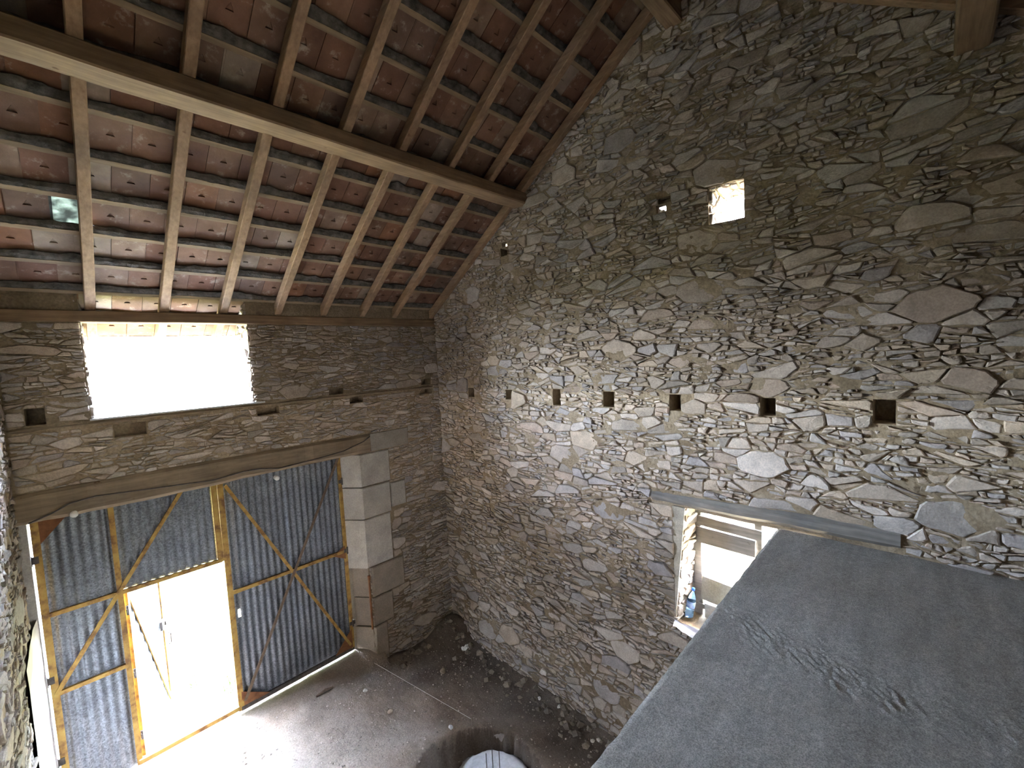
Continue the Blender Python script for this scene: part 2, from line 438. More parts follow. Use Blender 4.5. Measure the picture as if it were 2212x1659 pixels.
def mortar_sheet(name, u0,u1,v0,v1, step, mapf, holes, parent=None, mat=MORTAR, amp=.012, top=None, flip=False, bulge=None, seed=0.0):
    """holes: (u0,u1,v0,v1,depth,through)"""
    def lines(a,b,es):
        n=max(1,int((b-a)/step)); L=[a+(b-a)*i/n for i in range(n+1)]
        L=[x for x in L if all(abs(x-e)>.012 for e in es)]
        for e in es:
            if a<e<b: L+= [e-.003,e+.003]
        return sorted(L)
    U=lines(u0,u1,[e for h in holes for e in h[:2]]); V=lines(v0,v1,[e for h in holes for e in h[2:4]])
    vs=[]; dd=[]
    for v in V:
        for u in U:
            vv=min(v,top(u)) if top else v
            d=-.004+amp*fb(u*5+seed,v*7,seed)+amp*.6*fb(u*19,v*23,seed+3)
            if bulge: d+=bulge(u,v)
            hit=None
            for h in holes:
                if h[0]<u<h[1] and h[2]<v<h[3]: hit=h
            if hit: d=-hit[4]+ (0 if hit[5] else amp*fb(u*20,v*20,7))
            vs.append(mapf(u,vv,d)); dd.append(hit)
    n=len(U); fs=[]
    for j in range(len(V)-1):
        for i in range(n-1):
            q=(j*n+i,j*n+i+1,(j+1)*n+i+1,(j+1)*n+i)
            hs=[dd[k] for k in q]
            if all(h and h[5] for h in hs): continue
            if top and V[j]>=top(U[i]) and V[j]>=top(U[i+1]): continue
            fs.append(tuple(reversed(q)) if flip else q)
    # outer face
    if parent is None or True:
        pass
    return mesh_obj(name,vs,fs,mat,parent)
def outer_sheet(u0,u1,v0,v1,holes,mapf,th,name,parent,top=None,flip=False):
    us=sorted({u0,u1}|{e for h in holes for e in h[:2]}|{u0+(u1-u0)*i/20 for i in range(21)}); vs=sorted({v0,v1}|{e for h in holes for e in h[2:4]})
    mb=MB()
    for i in range(len(us)-1):
        for j in range(len(vs)-1):
            cu_,cv_=(us[i]+us[i+1])/2,(vs[j]+vs[j+1])/2
            if any(h[0]<cu_<h[1] and h[2]<cv_<h[3] for h in holes): continue
            a,b=vs[j],vs[j+1]
            if top:
                ta,tb=top(us[i]),top(us[i+1])
                if a>=min(ta,tb) : continue
                q=[(us[i],a),(us[i+1],a),(us[i+1],min(b,tb)),(us[i],min(b,ta))]
            else: q=[(us[i],a),(us[i+1],a),(us[i+1],b),(us[i],b)]
            mb.add([mapf(x,y,-th) for x,y in q],[(0,1,2,3)])
    return mb.build(name,MORTAR,parent)

# ------------------------------------------------------------------ floor height
def sm(t): t=max(0,min(1,t)); return t*t*(3-2*t)
PIT=(-1.62,-2.52,.68)
def floor_z(x,y):
    z=-.05-.38*sm((x+2.7)/2.7)
    z+=.30*math.exp(-((x+.12)**2+(y+.15)**2)/.14)
    z+=.16*math.exp(-((x+.0)/.2)**2)*sm((-y)/.8)
    z+=.022*fb(x*1.6,y*1.6,2)+.010*fb(x*8,y*8,5)+.006*fb(x*24,y*24,6)*sm((-y)/.3)
    if y>-.2: z=z*(1-sm((y+.25)/.4))+(-.047)*sm((y+.25)/.4) if x<-1.3 else z
    d=math.hypot((x-PIT[0]),(y-PIT[1])); ang=math.atan2(y-PIT[1],x-PIT[0])
    r=PIT[2]*(1+.10*fb(math.cos(ang)*1.4,math.sin(ang)*1.4,3))
    r*=1+.05*fb(math.cos(ang)*6,math.sin(ang)*6,8); t=sm((r-d)/.06); z-=.30*t
    z+=.03*math.exp(-((d-r-.06)/.09)**2)
    return z

# ------------------------------------------------------------------ wall_right : the big rubble gable
gmap=lambda u,v,d:(-d,-u,v)
gtop=lambda u: roof_z(-u)+.012
g_holes=[]
for (a,b,c,d) in [(.733,.873,3.574,3.712),(1.556,1.674,3.569,3.702),(2.395,2.512,3.525,3.727),(3.139,3.283,3.542,3.716),(3.919,4.03,3.542,3.708),(4.748,4.86,3.545,3.70),(5.516,5.64,3.535,3.717),(6.35,6.48,3.54,3.71)]:
    g_holes.append((a,b,c,d,.22,False))
g_thru=[(4.335,4.627,5.30,5.63,TH,True),(3.94,5.2,1.30,2.555,TH,True),(3.835,3.93,5.53,5.60,.06,True),(1.64,1.73,5.645,5.70,.06,True)]
g_hollow=[(1.60,1.76,5.53,5.635,.12,False),(3.86,3.99,5.61,5.66,.05,False)]
g_lint=[(3.70,5.68,2.55,2.70)]
def gbulge(u,v):
    b=.13*sm((.55-v)/.9)*sm(u/.8)
    b+=.02*fb(u*.9,v*.9,11)
    return b
gm2=lambda u,v,d: gmap(u,v,d+gbulge(u,v))
holes_all=[(h[0],h[1],h[2],h[3],h[4],h[5]) for h in g_holes+g_thru+g_hollow]
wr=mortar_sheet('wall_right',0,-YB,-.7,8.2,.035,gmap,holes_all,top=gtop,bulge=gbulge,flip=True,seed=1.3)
tag(wr,'tall rubble stone gable wall with row of square joist holes','wall','structure')
ex=[(h[0]-.005,h[1]+.005,h[2]-.005,h[3]+.005) for h in g_holes+g_thru+g_hollow]+[(a-.01,b+.01,c-.005,d+.005) for a,b,c,d in g_lint]
rg=random.Random(3)
cg=rubble(0.0,-YB,-.55,7.62,rg,ex,top=gtop)
def wash_shade(u,v):
    # old limewash below the former floor level, with lit band and lower shade painted in
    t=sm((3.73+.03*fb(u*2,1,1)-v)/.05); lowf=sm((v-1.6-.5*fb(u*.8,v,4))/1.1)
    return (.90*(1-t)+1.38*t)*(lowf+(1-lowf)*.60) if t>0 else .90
gt=wash_shade
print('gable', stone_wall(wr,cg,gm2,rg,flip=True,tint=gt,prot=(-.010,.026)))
outer_sheet(-.6,-YB+.6,-.7,8.3,[g_thru[0],g_thru[1],(3.52,3.74,5.60,5.80),(1.06,1.30,5.74,5.95)],gmap,TH,'outer_face',wr,top=gtop)

# ------------------------------------------------------------------ wall_front
fmap=lambda u,v,d:(u,-d,v)
DX0,DX1=-4.63,-1.44
f_thru=[(-4.115,-2.72,3.765,5.2,TH,True),(DX0-.06,DX1,-.6,2.885,TH,True)]
f_holes=[(-4.54,-4.42,3.77,3.92,.2,False),(-3.97,-3.72,3.565,3.69,.10,False),(-2.69,-2.45,3.61,3.69,.12,False),(-1.53,-1.34,3.62,3.70,.15,False),(-.38,-.14,3.63,3.70,.16,False),(-1.81,-1.62,3.77,3.845,.12,False),(-.33,-.16,3.78,3.86,.15,False)]
f_band=[(XW,-.12,3.70,3.765)]
f_lin=[(XW,-1.285,2.88,3.165),(-1.285,-.655,2.885,3.15)]
QU=[(-1.475,-1.00,2.40,2.878),(-1.475,-1.02,1.93,2.395),(-1.015,-.76,1.98,2.36),(-1.475,-1.04,1.20,1.925),(-1.40,-.88,.74,1.195),(-1.40,-1.10,.30,.735),(-1.42,-1.22,-.35,.295)]
ftop=lambda u: 4.70 if not(-4.2<u<-2.65) else 5.1
wf=mortar_sheet('wall_front',XW-.1,0.0,-.6,5.15,.035,fmap,f_thru+f_holes,top=lambda u:4.98,flip=False,seed=5.1)
tag(wf,'rubble stone front wall with tall doorway and square window hole','wall','structure')
exf=[h[:4] for h in f_thru+f_holes+[(a,b,c,d,0,0) for a,b,c,d in f_band+f_lin+QU]]
exf=[(a-.006,b+.006,c-.004,d+.004) for a,b,c,d in exf]
rf=random.Random(5)
cfr=rubble(XW,0.0,-.5,4.70,rf,exf,hmin=.03,hmax=.10,aspect=2.2,rat=3.2)
print('front', stone_wall(wf,cfr,fmap,rf,flip=False,tint=lambda u,v:.5+.5*wash_shade(-u,v),prot=(-.008,.020)))
outer_sheet(XW-.6,.52,-.7,4.75,f_thru,fmap,TH,'outer_face',wf)
mb=MB(); mb.box(.035,TH,.035,TH,-.7,4.6); mb.build('corner_core',MORTAR,wf)
# dressed jamb blocks, each its own piece
rq=random.Random(9)
for i,(a,b,c,d) in enumerate(QU):
    k=rq.uniform(.9,1.08); col=(.40*k,.365*k,.32*k) if i<4 else (.25*k,.205*k,.16*k)
    mb=MB(); g=.006; p=.022+rq.uniform(0,.012); y0=-p; bv=.012
    jamb = a<-1.3
    x1=b-g; z0=c+g; z1=d-g; xa=a; 
    if jamb:   # splayed inner corner : front x=a, back x=a-.20 at y=.24
        xb=a-.19
        fr=[(xa+bv,y0,z0+bv),(x1-bv,y0,z0+bv),(x1-bv,y0,z1-bv),(xa+bv,y0,z1-bv)]
        md=[(xa,y0+bv,z0),(x1,y0+bv,z0),(x1,y0+bv,z1),(xa,y0+bv,z1)]
        bk=[(xb,.25,z0),(x1,.25,z0),(x1,.25,z1),(xb,.25,z1)]
    else:
        fr=[(a+g+bv,y0,z0+bv),(x1-bv,y0,z0+bv),(x1-bv,y0,z1-bv),(a+g+bv,y0,z1-bv)]
        md=[(a+g,y0+bv,z0),(x1,y0+bv,z0),(x1,y0+bv,z1),(a+g,y0+bv,z1)]
        bk=[(a+g,.1,z0),(x1,.1,z0),(x1,.1,z1),(a+g,.1,z1)]
    mb.add(fr+md+bk,[(0,1,2,3)]+[(4+j,4+(j+1)%4,(j+1)%4,j) for j in range(4)]+[(8+j,8+(j+1)%4,4+(j+1)%4,4+j) for j in range(4)],col)
    mb.build('quoin',QUOIN,wf)
mb=MB(); mb.box(-1.64,-1.50,.24,TH,-.6,2.9,(.40,.37,.33)); mb.build('rebate',QUOIN,wf)
# lintel beam: long hewn log, slightly wavy, and the stone block that continues it
def hewn(x0,x1,y0,y1,zf0,zf1,n,rnd,amp=.008):
    mb=MB(); V=[]
    for i in range(n+1):
        x=x0+(x1-x0)*i/n; a=zf0(x)+rnd.uniform(-amp,amp)*.5; b=zf1(x)+rnd.uniform(-amp,amp)*.5; j=rnd.uniform(-amp,amp)
        V+= [(x,y0+j+.03,a),(x,y0+j,a+.035),(x,y0+j-.004,(a+b)/2),(x,y0+j,b-.03),(x,y0+j+.025,b),(x,y1,b),(x,y1,a)]
    F=[]
    for i in range(n):
        for j in range(7):
            k=(j+1)%7; F.append((i*7+j,i*7+k,(i+1)*7+k,(i+1)*7+j))
    F+=[tuple(range(6,-1,-1)),tuple(n*7+j for j in range(7))]
    return mb.add(V,F)
rl=random.Random(4)
hewn(XW-.05,-1.29,-.03,.42,lambda x:2.885+.012*math.sin(x*2.1),lambda x:3.160+.01*math.sin(x*1.3),34,rl).build('lintel_beam',W_LIN,wf)
mb=MB(); mb.box(-1.28,-.66,-.02,.2,2.892,3.145,(.30,.27,.23)); mb.build('lintel_block',QUOIN,wf)
hewn(XW,-.14,-.012,.08,lambda x:3.705,lambda x:3.757,30,rl,.006).build('sill_timber',W_LIN,wf)
# wall plate on top of the front wall
mb=MB(); mb.bar((XW-.05,.055,4.762),(.0,.055,4.762),.15,.11,seg=14,jit=.003,bev=.008); mb.build('wall_plate',W_PUR,wf)
# rough stone faces inside the openings (reveals)
def reveal(parent, mapf, u0,u1,v0,v1, seed, flip=False, mortar_name='reveal_mortar'):
    r_=random.Random(seed)
    cl=cells(u0,u1,v0,v1,2.0,[(.13,1.2),(.08,3),(.05,5)],r_,[])
    mb=MB()
    for poly,q,(u,v) in cl:
        g=stone_geom(poly,r_,mapf,.005,r_.uniform(0,.02),flip)
        if not g: continue
        c=r_.choice(STONE_COLS); k=r_.uniform(.85,1.15); mb.add(g[0],g[1],(c[0]*k,c[1]*k,c[2]*k))
    o=mb.build('reveal_stones',STONE,parent); o['kind']='stuff'; return o
reveal(wf,lambda u,v,d:(-2.72-d,u,v),.0,TH,3.77,4.95,21)
reveal(wf,lambda u,v,d:(-4.115+d,u,v),.0,TH,3.77,4.95,22)
reveal(wr,lambda u,v,d:(u,-3.94-.11*(v-1.3)/1.25-.04*u/TH-d,v),.0,TH,1.30,2.55,23)
reveal(wr,lambda u,v,d:(u,-4.335-d,v),.02,TH,5.30,5.63,24)
reveal(wr,lambda u,v,d:(u,-v,5.63-d),.02,TH,4.335,4.627,25)
reveal(wr,lambda u,v,d:(u,-3.835-d,v),.02,TH*.6,5.53,5.60,26)

mb=MB(); mb.add([(x,y,z) for x in (-.012,.5) for (y,z) in ((-3.925,2.55),(-4.055,2.55),(-3.935,1.35))],[(0,1,2),(5,4,3),(0,3,4,1),(1,4,5,2),(2,5,3,0)],(.44,.39,.31)); mb.build('jamb_stone',STONE,wr)
# ------------------------------------------------------------------ wall_left and wall_back
lmap=lambda u,v,d:(XW-.02+d,-u,v)
ltop=lambda u: roof_z(-u)+.012
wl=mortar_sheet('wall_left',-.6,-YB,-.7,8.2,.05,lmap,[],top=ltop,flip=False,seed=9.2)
tag(wl,'stone side wall seen edge on beside the left door jamb','wall','structure')
rle=random.Random(11)
cl_=rubble(0.0,-YB,-.4,7.6,rle,[(-.1,.85,-.5,1.95)],top=ltop)
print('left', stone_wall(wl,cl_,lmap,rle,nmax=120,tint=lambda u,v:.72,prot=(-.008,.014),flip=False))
mb=MB(); V=[]; n=24
for j in range(n+1):
    for i in range(13):
        u=-.45+1.30*i/12; v=-.4+2.35*j/n
        V.append((XW+.006+.006*fb(u*4,v*4,8)+.022*sm((.1-u)/.3),-u,v))
mb.add(V,[(j*13+i,j*13+i+1,(j+1)*13+i+1,(j+1)*13+i) for j in range(n) for i in range(12)])
mb.build('lime_render',PLASTER,wl,True)
mb=MB(); mb.box(-4.80,-4.628,.14,TH,-.6,2.9,(.42,.40,.37)); mb.build('rebate',QUOIN,wf)
bmap=lambda u,v,d:(u,YB+d,v)
b_thru=[]
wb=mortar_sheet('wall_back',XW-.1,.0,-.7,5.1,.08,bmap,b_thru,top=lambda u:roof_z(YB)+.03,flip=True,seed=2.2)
tag(wb,'stone back wall behind the concrete slab','wall','structure')
rb_=random.Random(12)
cb=cells(XW,0,-.4,4.9,2.0,[(.19,1.5),(.12,3)],rb_,[])
stone_wall(wb,cb,bmap,rb_,nmax=0,flip=True)

# ------------------------------------------------------------------ ceiling : rafters, purlins, battens, tiles
ce=empty('ceiling',(XW/2,YR,7.5)); tag(ce,'pitched tiled roof underside on timber rafters and purlins','ceiling','structure')
ce.location=(0,0,0)
rr=random.Random(21)
def rafter(x, y0, y1, wdt=.078, x2=None):
    """underside follows the slope plane"""
    x2=x if x2 is None else x2
    mb=MB(); h=.1*LEN
    z0=roof_z(y0,RB)+h/2; z1=roof_z(y1,RB)+h/2
    mb.bar((x,y0,z0),(x2,y1,z1),wdt,.1,up=(0,0,1),seg=5,jit=.0012,rnd=rr,bev=.006)
    mb.build('rafter',W_RAF,ce)
LOW=[-4.034,-3.473,-2.935,-2.365,-1.802,-1.255,-.737,-.07]
UP=[-4.04,-3.481,-2.912,-2.35,-1.788,-1.191,-.613,-.065]
for x in LOW: rafter(x,.53,-1.93)
for x in UP: rafter(x,-2.03,YR+.012)
for x in UP: rafter(x,YR-.012,YB-.5)
def beam(name,y0,y1,z0,z1,mat=W_PUR,x0=XW-.2,x1=.12):
    mb=MB(); mb.bar((x0,(y0+y1)/2,(z0+z1)/2),(x1,(y0+y1)/2,(z0+z1)/2),abs(y1-y0),z1-z0,seg=16,jit=.004,rnd=rr,bev=.012); mb.build(name,mat,ce)
beam('purlin',-2.125,-1.885,6.087,6.225)
beam('purlin',-6.075,-5.905,6.0,6.20)
beam('ridge_beam',YR-.08,YR+.08,7.20,7.44)
mb=MB(); mb.bar((XW-.1,YB-.05,4.76),(0,YB-.05,4.76),.15,.11); mb.build('wall_plate',W_PUR,ce)
BY=[.28,-.04,-.352,-.663,-.974,-1.292,-1.62,-1.945,-2.265,-2.59,-2.91,-3.22,-3.53,-3.80,-3.99]
GA=.38
for side in (0,1):
    for i,y in enumerate(BY):
        if side==1: yy=2*YR-y
        else: yy=y
        z=roof_z(yy,B_BAT)
        up=Vector((0,RS if side==0 else -RS,1)).normalized()
        mb=MB(); c=Vector((0,yy,z))+up*.013
        mb.bar((XW-.05,c.y,c.z),(.12,c.y,c.z),.042,.026,up=up,seg=10,jit=.003,rnd=rr)
        mb.build('batten',W_BAT,ce)
        if side==0 or i>5:
            # crumbly mortar / moss lodged on the upslope side of each batten
            mb=MB(); s=-1 if side==0 else 1; n=150; V=[]; t=Vector((0,s,RS)).normalized() if side==0 else Vector((0,s,RS)).normalized()
            for k in range(n+1):
                x=XW+.0+(4.62)*k/n; q=.5+.5*fb(x*3.1,y*7,1); q2=.5+.5*fb(x*11,y*5,4)
                wd=.030+.055*max(0,q)*(.5+q2); hh=.012+.022*max(0,q2)+.006*fb(x*40,y,2)
                b0=Vector((x,yy,z))+up*.026
                V+= [b0+t*.018, b0+t*.02-up*hh, b0+t*(.02+wd*.6)-up*(hh*.7), b0+t*(.022+wd), b0+t*(.022+wd)+up*.01]
            mb.add(V,[(k*5+j,k*5+j+1,(k+1)*5+j+1,(k+1)*5+j) for k in range(n) for j in range(4)])
            o=mb.build('mortar_torching',TORCH,ce); o['kind']='stuff'
# tiles
TC=[(.155,.080,.05),(.19,.108,.068),(.14,.074,.048),(.215,.145,.10),(.17,.10,.065),(.25,.195,.15),(.20,.10,.055),(.135,.085,.06)]
TW,TL=.2385,.425
def tile_geom(w_=TW-.006,L=TL,ped=True):
    # local: x across, y up the slope, z out of roof. underside at z=0
    t=.014; cx=w_*.5; py=.20; V=[(0,0,0),(w_,0,0),(w_,L,0),(0,L,0),(0,0,t),(w_,0,t),(w_,L,t),(0,L,t)]
    F=[(4,5,6,7),(0,1,5,4),(1,2,6,5),(2,3,7,6),(3,0,4,7)]
    a,b,c=(cx-.026,py,0),(cx+.026,py,0),(cx,py+.055,0)
    V+= [a,b,c,(a[0]+.003,a[1]+.003,.012),(b[0]-.003,b[1]+.003,.012),(c[0],c[1]-.008,.006)]
    F+= [(0,8,9,1),(1,9,10,2),(2,10,3),(3,10,8,0),(8,11,12,9),(9,12,13,10),(10,13,11,8),(11,13,12)]
    # interlock rib along left edge + two drip ribs on the lower edge
    b0=len(V)
    for (x0,x1,y0,y1,z0) in ((-.016,.006,.0,L,.010),(.018,w_-.018,.008,.016,-.005)):
        b0=len(V); V+= [(x0,y0,0),(x1,y0,0),(x1,y1,0),(x0,y1,0),(x0,y0,z0),(x1,y0,z0),(x1,y1,z0),(x0,y1,z0)]
        F+= [tuple(b0+k for k in q) for q in ((4,7,6,5),(0,4,5,1),(1,5,6,2),(2,6,7,3),(3,7,4,0))]
    return V,F
TV,TF=tile_geom()
tmeshes=[]
for c in TC:
    me=bpy.data.meshes.new('roof_tile'); me.from_pydata(TV,[],TF); a=me.color_attributes.new('Col','FLOAT_COLOR','POINT')
    a.data.foreach_set('color',[k for _ in TV for k in (c[0],c[1],c[2],1.0)]); me.materials.append(TILE); me.update(); tmeshes.append(me)
rt=random.Random(31); placed=[]
def slope_matrix(x,y,side,lift=0.0,tilt=0.03,rz=0.0):
    sgn=-1 if side==0 else 1
    upv=Vector((0,sgn,RS)).normalized(); ex_=Vector((-1,0,0)) if side==0 else Vector((1,0,0))
    nrm=ex_.cross(upv)
    o=Vector((x,y,roof_z(y,B_TIL)))+nrm*lift
    m=Matrix((ex_,upv,nrm)).transposed().to_4x4(); m.translation=o
    return m@Matrix.Rotation(-tilt,4,'X')@Matrix.Rotation(rz,4,'Z')
hole_tile=None
for side in (0,1):
    for i,y in enumerate(BY):
        # tile head hooks on batten i; tail reaches down past batten i-1
        yt=y+ (TL-.02)/LEN*1.0
        off=0.0 if i%2 else .5
        x=-3.875-TW*7+off*TW
        x0=x
        while x0<.62:
            if x0>XW-.75:
                yy=yt if side==0 else 2*YR-yt
                xx=x0+TW if side==0 else x0
                skip=(side==0 and -4.30<x0+TW/2<-4.04 and -1.2<y<-.75)
                m=slope_matrix(xx+rt.uniform(-.002,.002),yy,side,.024+rt.uniform(-.002,.003),.045,rt.uniform(-.008,.008))
                P=project(m@Vector((TW/2,TL*.5,0))); s=0
                if P and -30<P[0]<2240 and -30<P[1]<1680: s=1/P[2]**2
                placed.append((s,m,rt.choice([0,0,1,2,2,3,4,4,5,6,7]),skip and abs(x0+TW/2+4.17)<.13 ))
            x0+=TW
placed.sort(key=lambda t:-t[0])
cnt=0; mbr=MB(); glass_m=None
for s,m,ci,sk in placed:
    if sk:
        glass_m=m; continue
    if cnt<300 and s>0:
        o=bpy.data.objects.new('roof_tile',tmeshes[ci]); COL.objects.link(o); o.matrix_world=m; o.parent=ce; cnt+=1
    else:
        mbr.add([m@Vector(v) for v in TV],TF,TC[ci])
o=mbr.build('roof_tiles_rest',TILE,ce); o['kind']='stuff'; o.name='roof_tile_field'
mb=MB(); n=30
for k in range(n):
    x=XW-.7+6.0*k/n; V=[]
    for a in range(7):
        t=PI*(.02+.96*a/6)
        for xx in (x,x+.21): V.append((xx,YR+.17*math.cos(t),7.60+.13*math.sin(t)))
    mb.add(V,[(2*a,2*a+1,2*a+3,2*a+2) for a in range(6)],TC[k%8])
mb.build('ridge_capping',TILE,ce)['kind']='stuff'
# translucent tile
mg,ntg,bgd=mat_new('frosted_glass',.35)
bgd.inputs['Base Color'].default_value=(.62,.70,.62,1); bgd.inputs['Transmission Weight'].default_value=.12
vg=obj_vec(ntg); ntg.links.new(ramp(ntg,noise_n(ntg,vg,6,4),[(.35,(.10,.12,.10)),(.65,(.6,.68,.6))]),bgd.inputs['Base Color'])
tr=nd(ntg,'ShaderNodeBsdfTranslucent'); ntg.links.new(ramp(ntg,noise_n(ntg,vg,9,4),[(.40,(.006,.007,.006)),(.68,(.07,.08,.07))]),tr.inputs['Color'])
ms=nd(ntg,'ShaderNodeMixShader'); ms.inputs[0].default_value=.85; ntg.links.new(bgd.outputs[0],ms.inputs[1]); ntg.links.new(tr.outputs[0],ms.inputs[2])
ntg.links.new(ms.outputs[0],ntg.nodes['Material Output'].inputs[0])
if glass_m is not None:
    mb=MB(); mb.box(0,TW-.004,0,TL,0,.008); o=mb.build('glass_tile',mg,ce); o.matrix_world=glass_m; o['label']='translucent greenish glass roof tile'

# ------------------------------------------------------------------ doors
YD=.22
def corr(name, x0,x1,z0,z1,parent,y=YD+.03,pitch=.076,amp=.009,holes=(),mat=GALV,M_=None,skew=0):
    n=int((x1-x0)/pitch*6); rows=max(2,int((z1-z0)/.05)); V=[];F=[]
    for j in range(rows+1):
        z=z0+(z1-z0)*j/rows
        for i in range(n+1):
            x=x0+(x1-x0)*i/n; V.append((x,y+amp*math.sin(2*PI*x/pitch)+.002*fb(x*3,z*2,1),z))
    for j in range(rows):
        for i in range(n):
            xc=x0+(x1-x0)*(i+.5)/n; zc=z0+(z1-z0)*(j+.5)/rows
            if any(abs(xc-h[0])<h[2] and abs(zc-h[1])<h[3] for h in holes): continue
            F.append((j*(n+1)+i,j*(n+1)+i+1,(j+1)*(n+1)+i+1,(j+1)*(n+1)+i))
    if M_: V=[M_@Vector(v) for v in V]
    return mesh_obj(name,V,F,mat,parent,None,True)
def flat(name,a,b,parent,wd=.042,dp=.012,y=YD,mat=PAINT,y2=None):
    mb=MB(); A=Vector((a[0],y,a[1])); B=Vector((b[0],y if y2 is None else y2,b[1]))
    mb.bar(A,B,wd,dp,up=(0,1,0),seg=4,jit=.0008)
    # angle-iron return leg
    d=(B-A).normalized(); sx=d.cross(Vector((0,1,0))).normalized()
    mb.bar(A+sx*(wd/2-.004)+Vector((0,.014,0)),B+sx*(wd/2-.004)+Vector((0,.014,0)),.006,.026,up=(0,1,0))
    return mb.build(name,mat,parent)
ZB,ZT=.0,2.93
# left leaf
d1=empty('door_1',(-4.6,YD,0)); tag(d1,'left corrugated metal barn door leaf with open wicket in it','door','structure')
def local(o,root):
    o.matrix_parent_inverse=root.matrix_world.inverted() if False else Matrix.Translation(-root.location)
    return o
d1c=[]
d1c+= [corr('corrugated_sheet',-4.59,-4.06,ZB,1.12,d1),corr('corrugated_sheet',-4.59,-4.06,1.12,1.93,d1,y=YD+.034),corr('corrugated_sheet',-4.59,-4.06,1.93,ZT,d1,y=YD+.03),corr('corrugated_sheet',-4.06,-3.15,1.93,ZT,d1,y=YD+.035)]
d1c+= [flat('stile',(-4.585,-.02),(-4.585,ZT),d1,.055),flat('stile',(-4.055,ZB),(-4.055,ZT),d1,.045),flat('stile',(-3.160,1.9),(-3.160,ZT),d1,.056),flat('rail',(-4.585,ZT-.03),(-3.15,ZT-.03),d1,.05),
       flat('rail',(-4.585,1.915),(-3.15,1.915),d1,.04,y=YD-.002),flat('rail',(-4.585,1.125),(-4.055,1.125),d1,.04,y=YD-.002),flat('brace',(-4.58,1.13),(-3.43,2.90),d1,.036,.008,y=YD-.012)]
mb=MB(); mb.add([(-4.56,YD-.004,2.92),(-4.30,YD-.004,2.92),(-4.56,YD-.004,2.62),(-4.56,YD+.003,2.92),(-4.30,YD+.003,2.92),(-4.56,YD+.003,2.62)],[(0,2,1),(3,4,5),(0,1,4,3),(1,2,5,4),(2,0,3,5)])
d1c.append(mb.build('gusset_plate',RUST,d1))
for z in (.45,1.28,2.48):
    mb=MB(); mb.box(-4.66,-4.58,YD-.01,YD+.012,z-.035,z+.035); mb.tube([(-4.635,YD-.012,z-.05),(-4.635,YD-.012,z+.05)],.012,8); d1c.append(mb.build('hinge',IRON,d1))
# wicket, opened outwards, part of the leaf it hangs on
wk=empty('wicket_door',(-4.04,YD+.03,0),d1); d1c.append(wk)
ph=math.radians(67); MW=Matrix.Translation((-4.04,YD+.03,0))@Matrix.Rotation(ph,4,'Z')
def wpart(o): 
    o.parent=wk; o.matrix_parent_inverse=Matrix.Translation(-wk.location) ; return o
W_=.86
o=corr('corrugated_sheet',.02,W_,.06,1.89,None,y=-.02); o.matrix_world=MW; wkparts=[o]
for nm,a,b,wd in (('stile',(.02,.04),(.02,1.9),.04),('stile',(W_,.04),(W_,1.9),.045),('rail',(.02,.06),(W_,.06),.04),('rail',(.02,1.88),(W_,1.88),.04),('brace',(.04,1.86),(W_-.02,.08),.036)):
    o=flat(nm,a,b,None,wd,y=-.035); o.matrix_world=MW; wkparts.append(o)
mb=MB(); mb.box(W_-.12,W_+.03,-.06,-.035,1.02,1.13); mb.box(W_-.05,W_+.05,-.075,-.06,1.05,1.10); mb.tube([(W_-.02,-.07,.78),(W_-.02,-.10,.80),(W_-.02,-.10,.92),(W_-.02,-.07,.94)],.009,8); o=mb.build('latch',IRON); o.matrix_world=MW; wkparts.append(o)
for z in (.3,1.0,1.7):
    mb=MB(); mb.tube([(0,-.03,z-.05),(0,-.03,z+.05)],.014,8); mb.box(-.02,.06,-.034,-.024,z-.02,z+.02); o=mb.build('hinge',IRON); o.matrix_world=MW; wkparts.append(o)
# right leaf
d2=empty('door_2',(-3.12,YD,0)); tag(d2,'right corrugated metal barn door leaf with ochre X brace','door','structure')
d2c=[]
hs=[(-3.02,1.19,.016,.035)]
d2c+= [corr('corrugated_sheet',-3.11,-2.40,-.02,ZT,d2,holes=hs),corr('corrugated_sheet',-2.42,-1.65,-.02,ZT,d2,y=YD+.036)]
d2c+= [flat('stile',(-3.10,-.02),(-3.10,ZT),d2,.06),flat('stile',(-1.665,0),(-1.665,ZT),d2,.045),flat('rail',(-3.1,ZT-.03),(-1.65,ZT-.03),d2,.05),flat('rail',(-3.1,.0),(-1.65,.0),d2,.055,mat=IRON),
       flat('rail',(-3.1,1.475),(-1.65,1.475),d2,.042,y=YD-.002),flat('brace',(-3.05,2.80),(-1.70,.07),d2,.036,.008,y=YD-.012),flat('brace',(-1.68,2.85),(-3.06,.09),d2,.034,.008,y=YD-.022,mat=STICK)]
for (a,b,c) in (((-3.09,.02),(-2.78,.02),(-3.09,.22)),((-1.67,.02),(-1.93,.02),(-1.67,.30)),((-1.67,1.36),(-1.85,1.46),(-1.67,1.56))):
    mb=MB(); mb.add([(p[0],YD-.006+q,p[1]) for q in (0,.007) for p in (a,b,c)],[(0,1,2),(5,4,3),(0,3,4,1),(1,4,5,2),(2,5,3,0)]); d2c.append(mb.build('gusset_plate',RUST,d2))
for z in (.38,1.48,2.5):
    mb=MB(); mb.tube([(-1.645,YD-.01,z-.05),(-1.645,YD-.01,z+.05)],.013,8); mb.box(-1.69,-1.61,YD-.012,YD+.0,z-.025,z+.025); d2c.append(mb.build('hinge',IRON,d2))
for root,ch in ((d1,d1c),(d2,d2c)):
    for o in ch:
        if o is wk: o.location=Vector((-4.04,YD+.03,0))-d1.location
        else: o.matrix_parent_inverse=Matrix.Translation(-root.location)
for o in wkparts:
    o.parent=wk; o.matrix_parent_inverse=Matrix.Translation(-Vector((-4.04,YD+.03,0)))
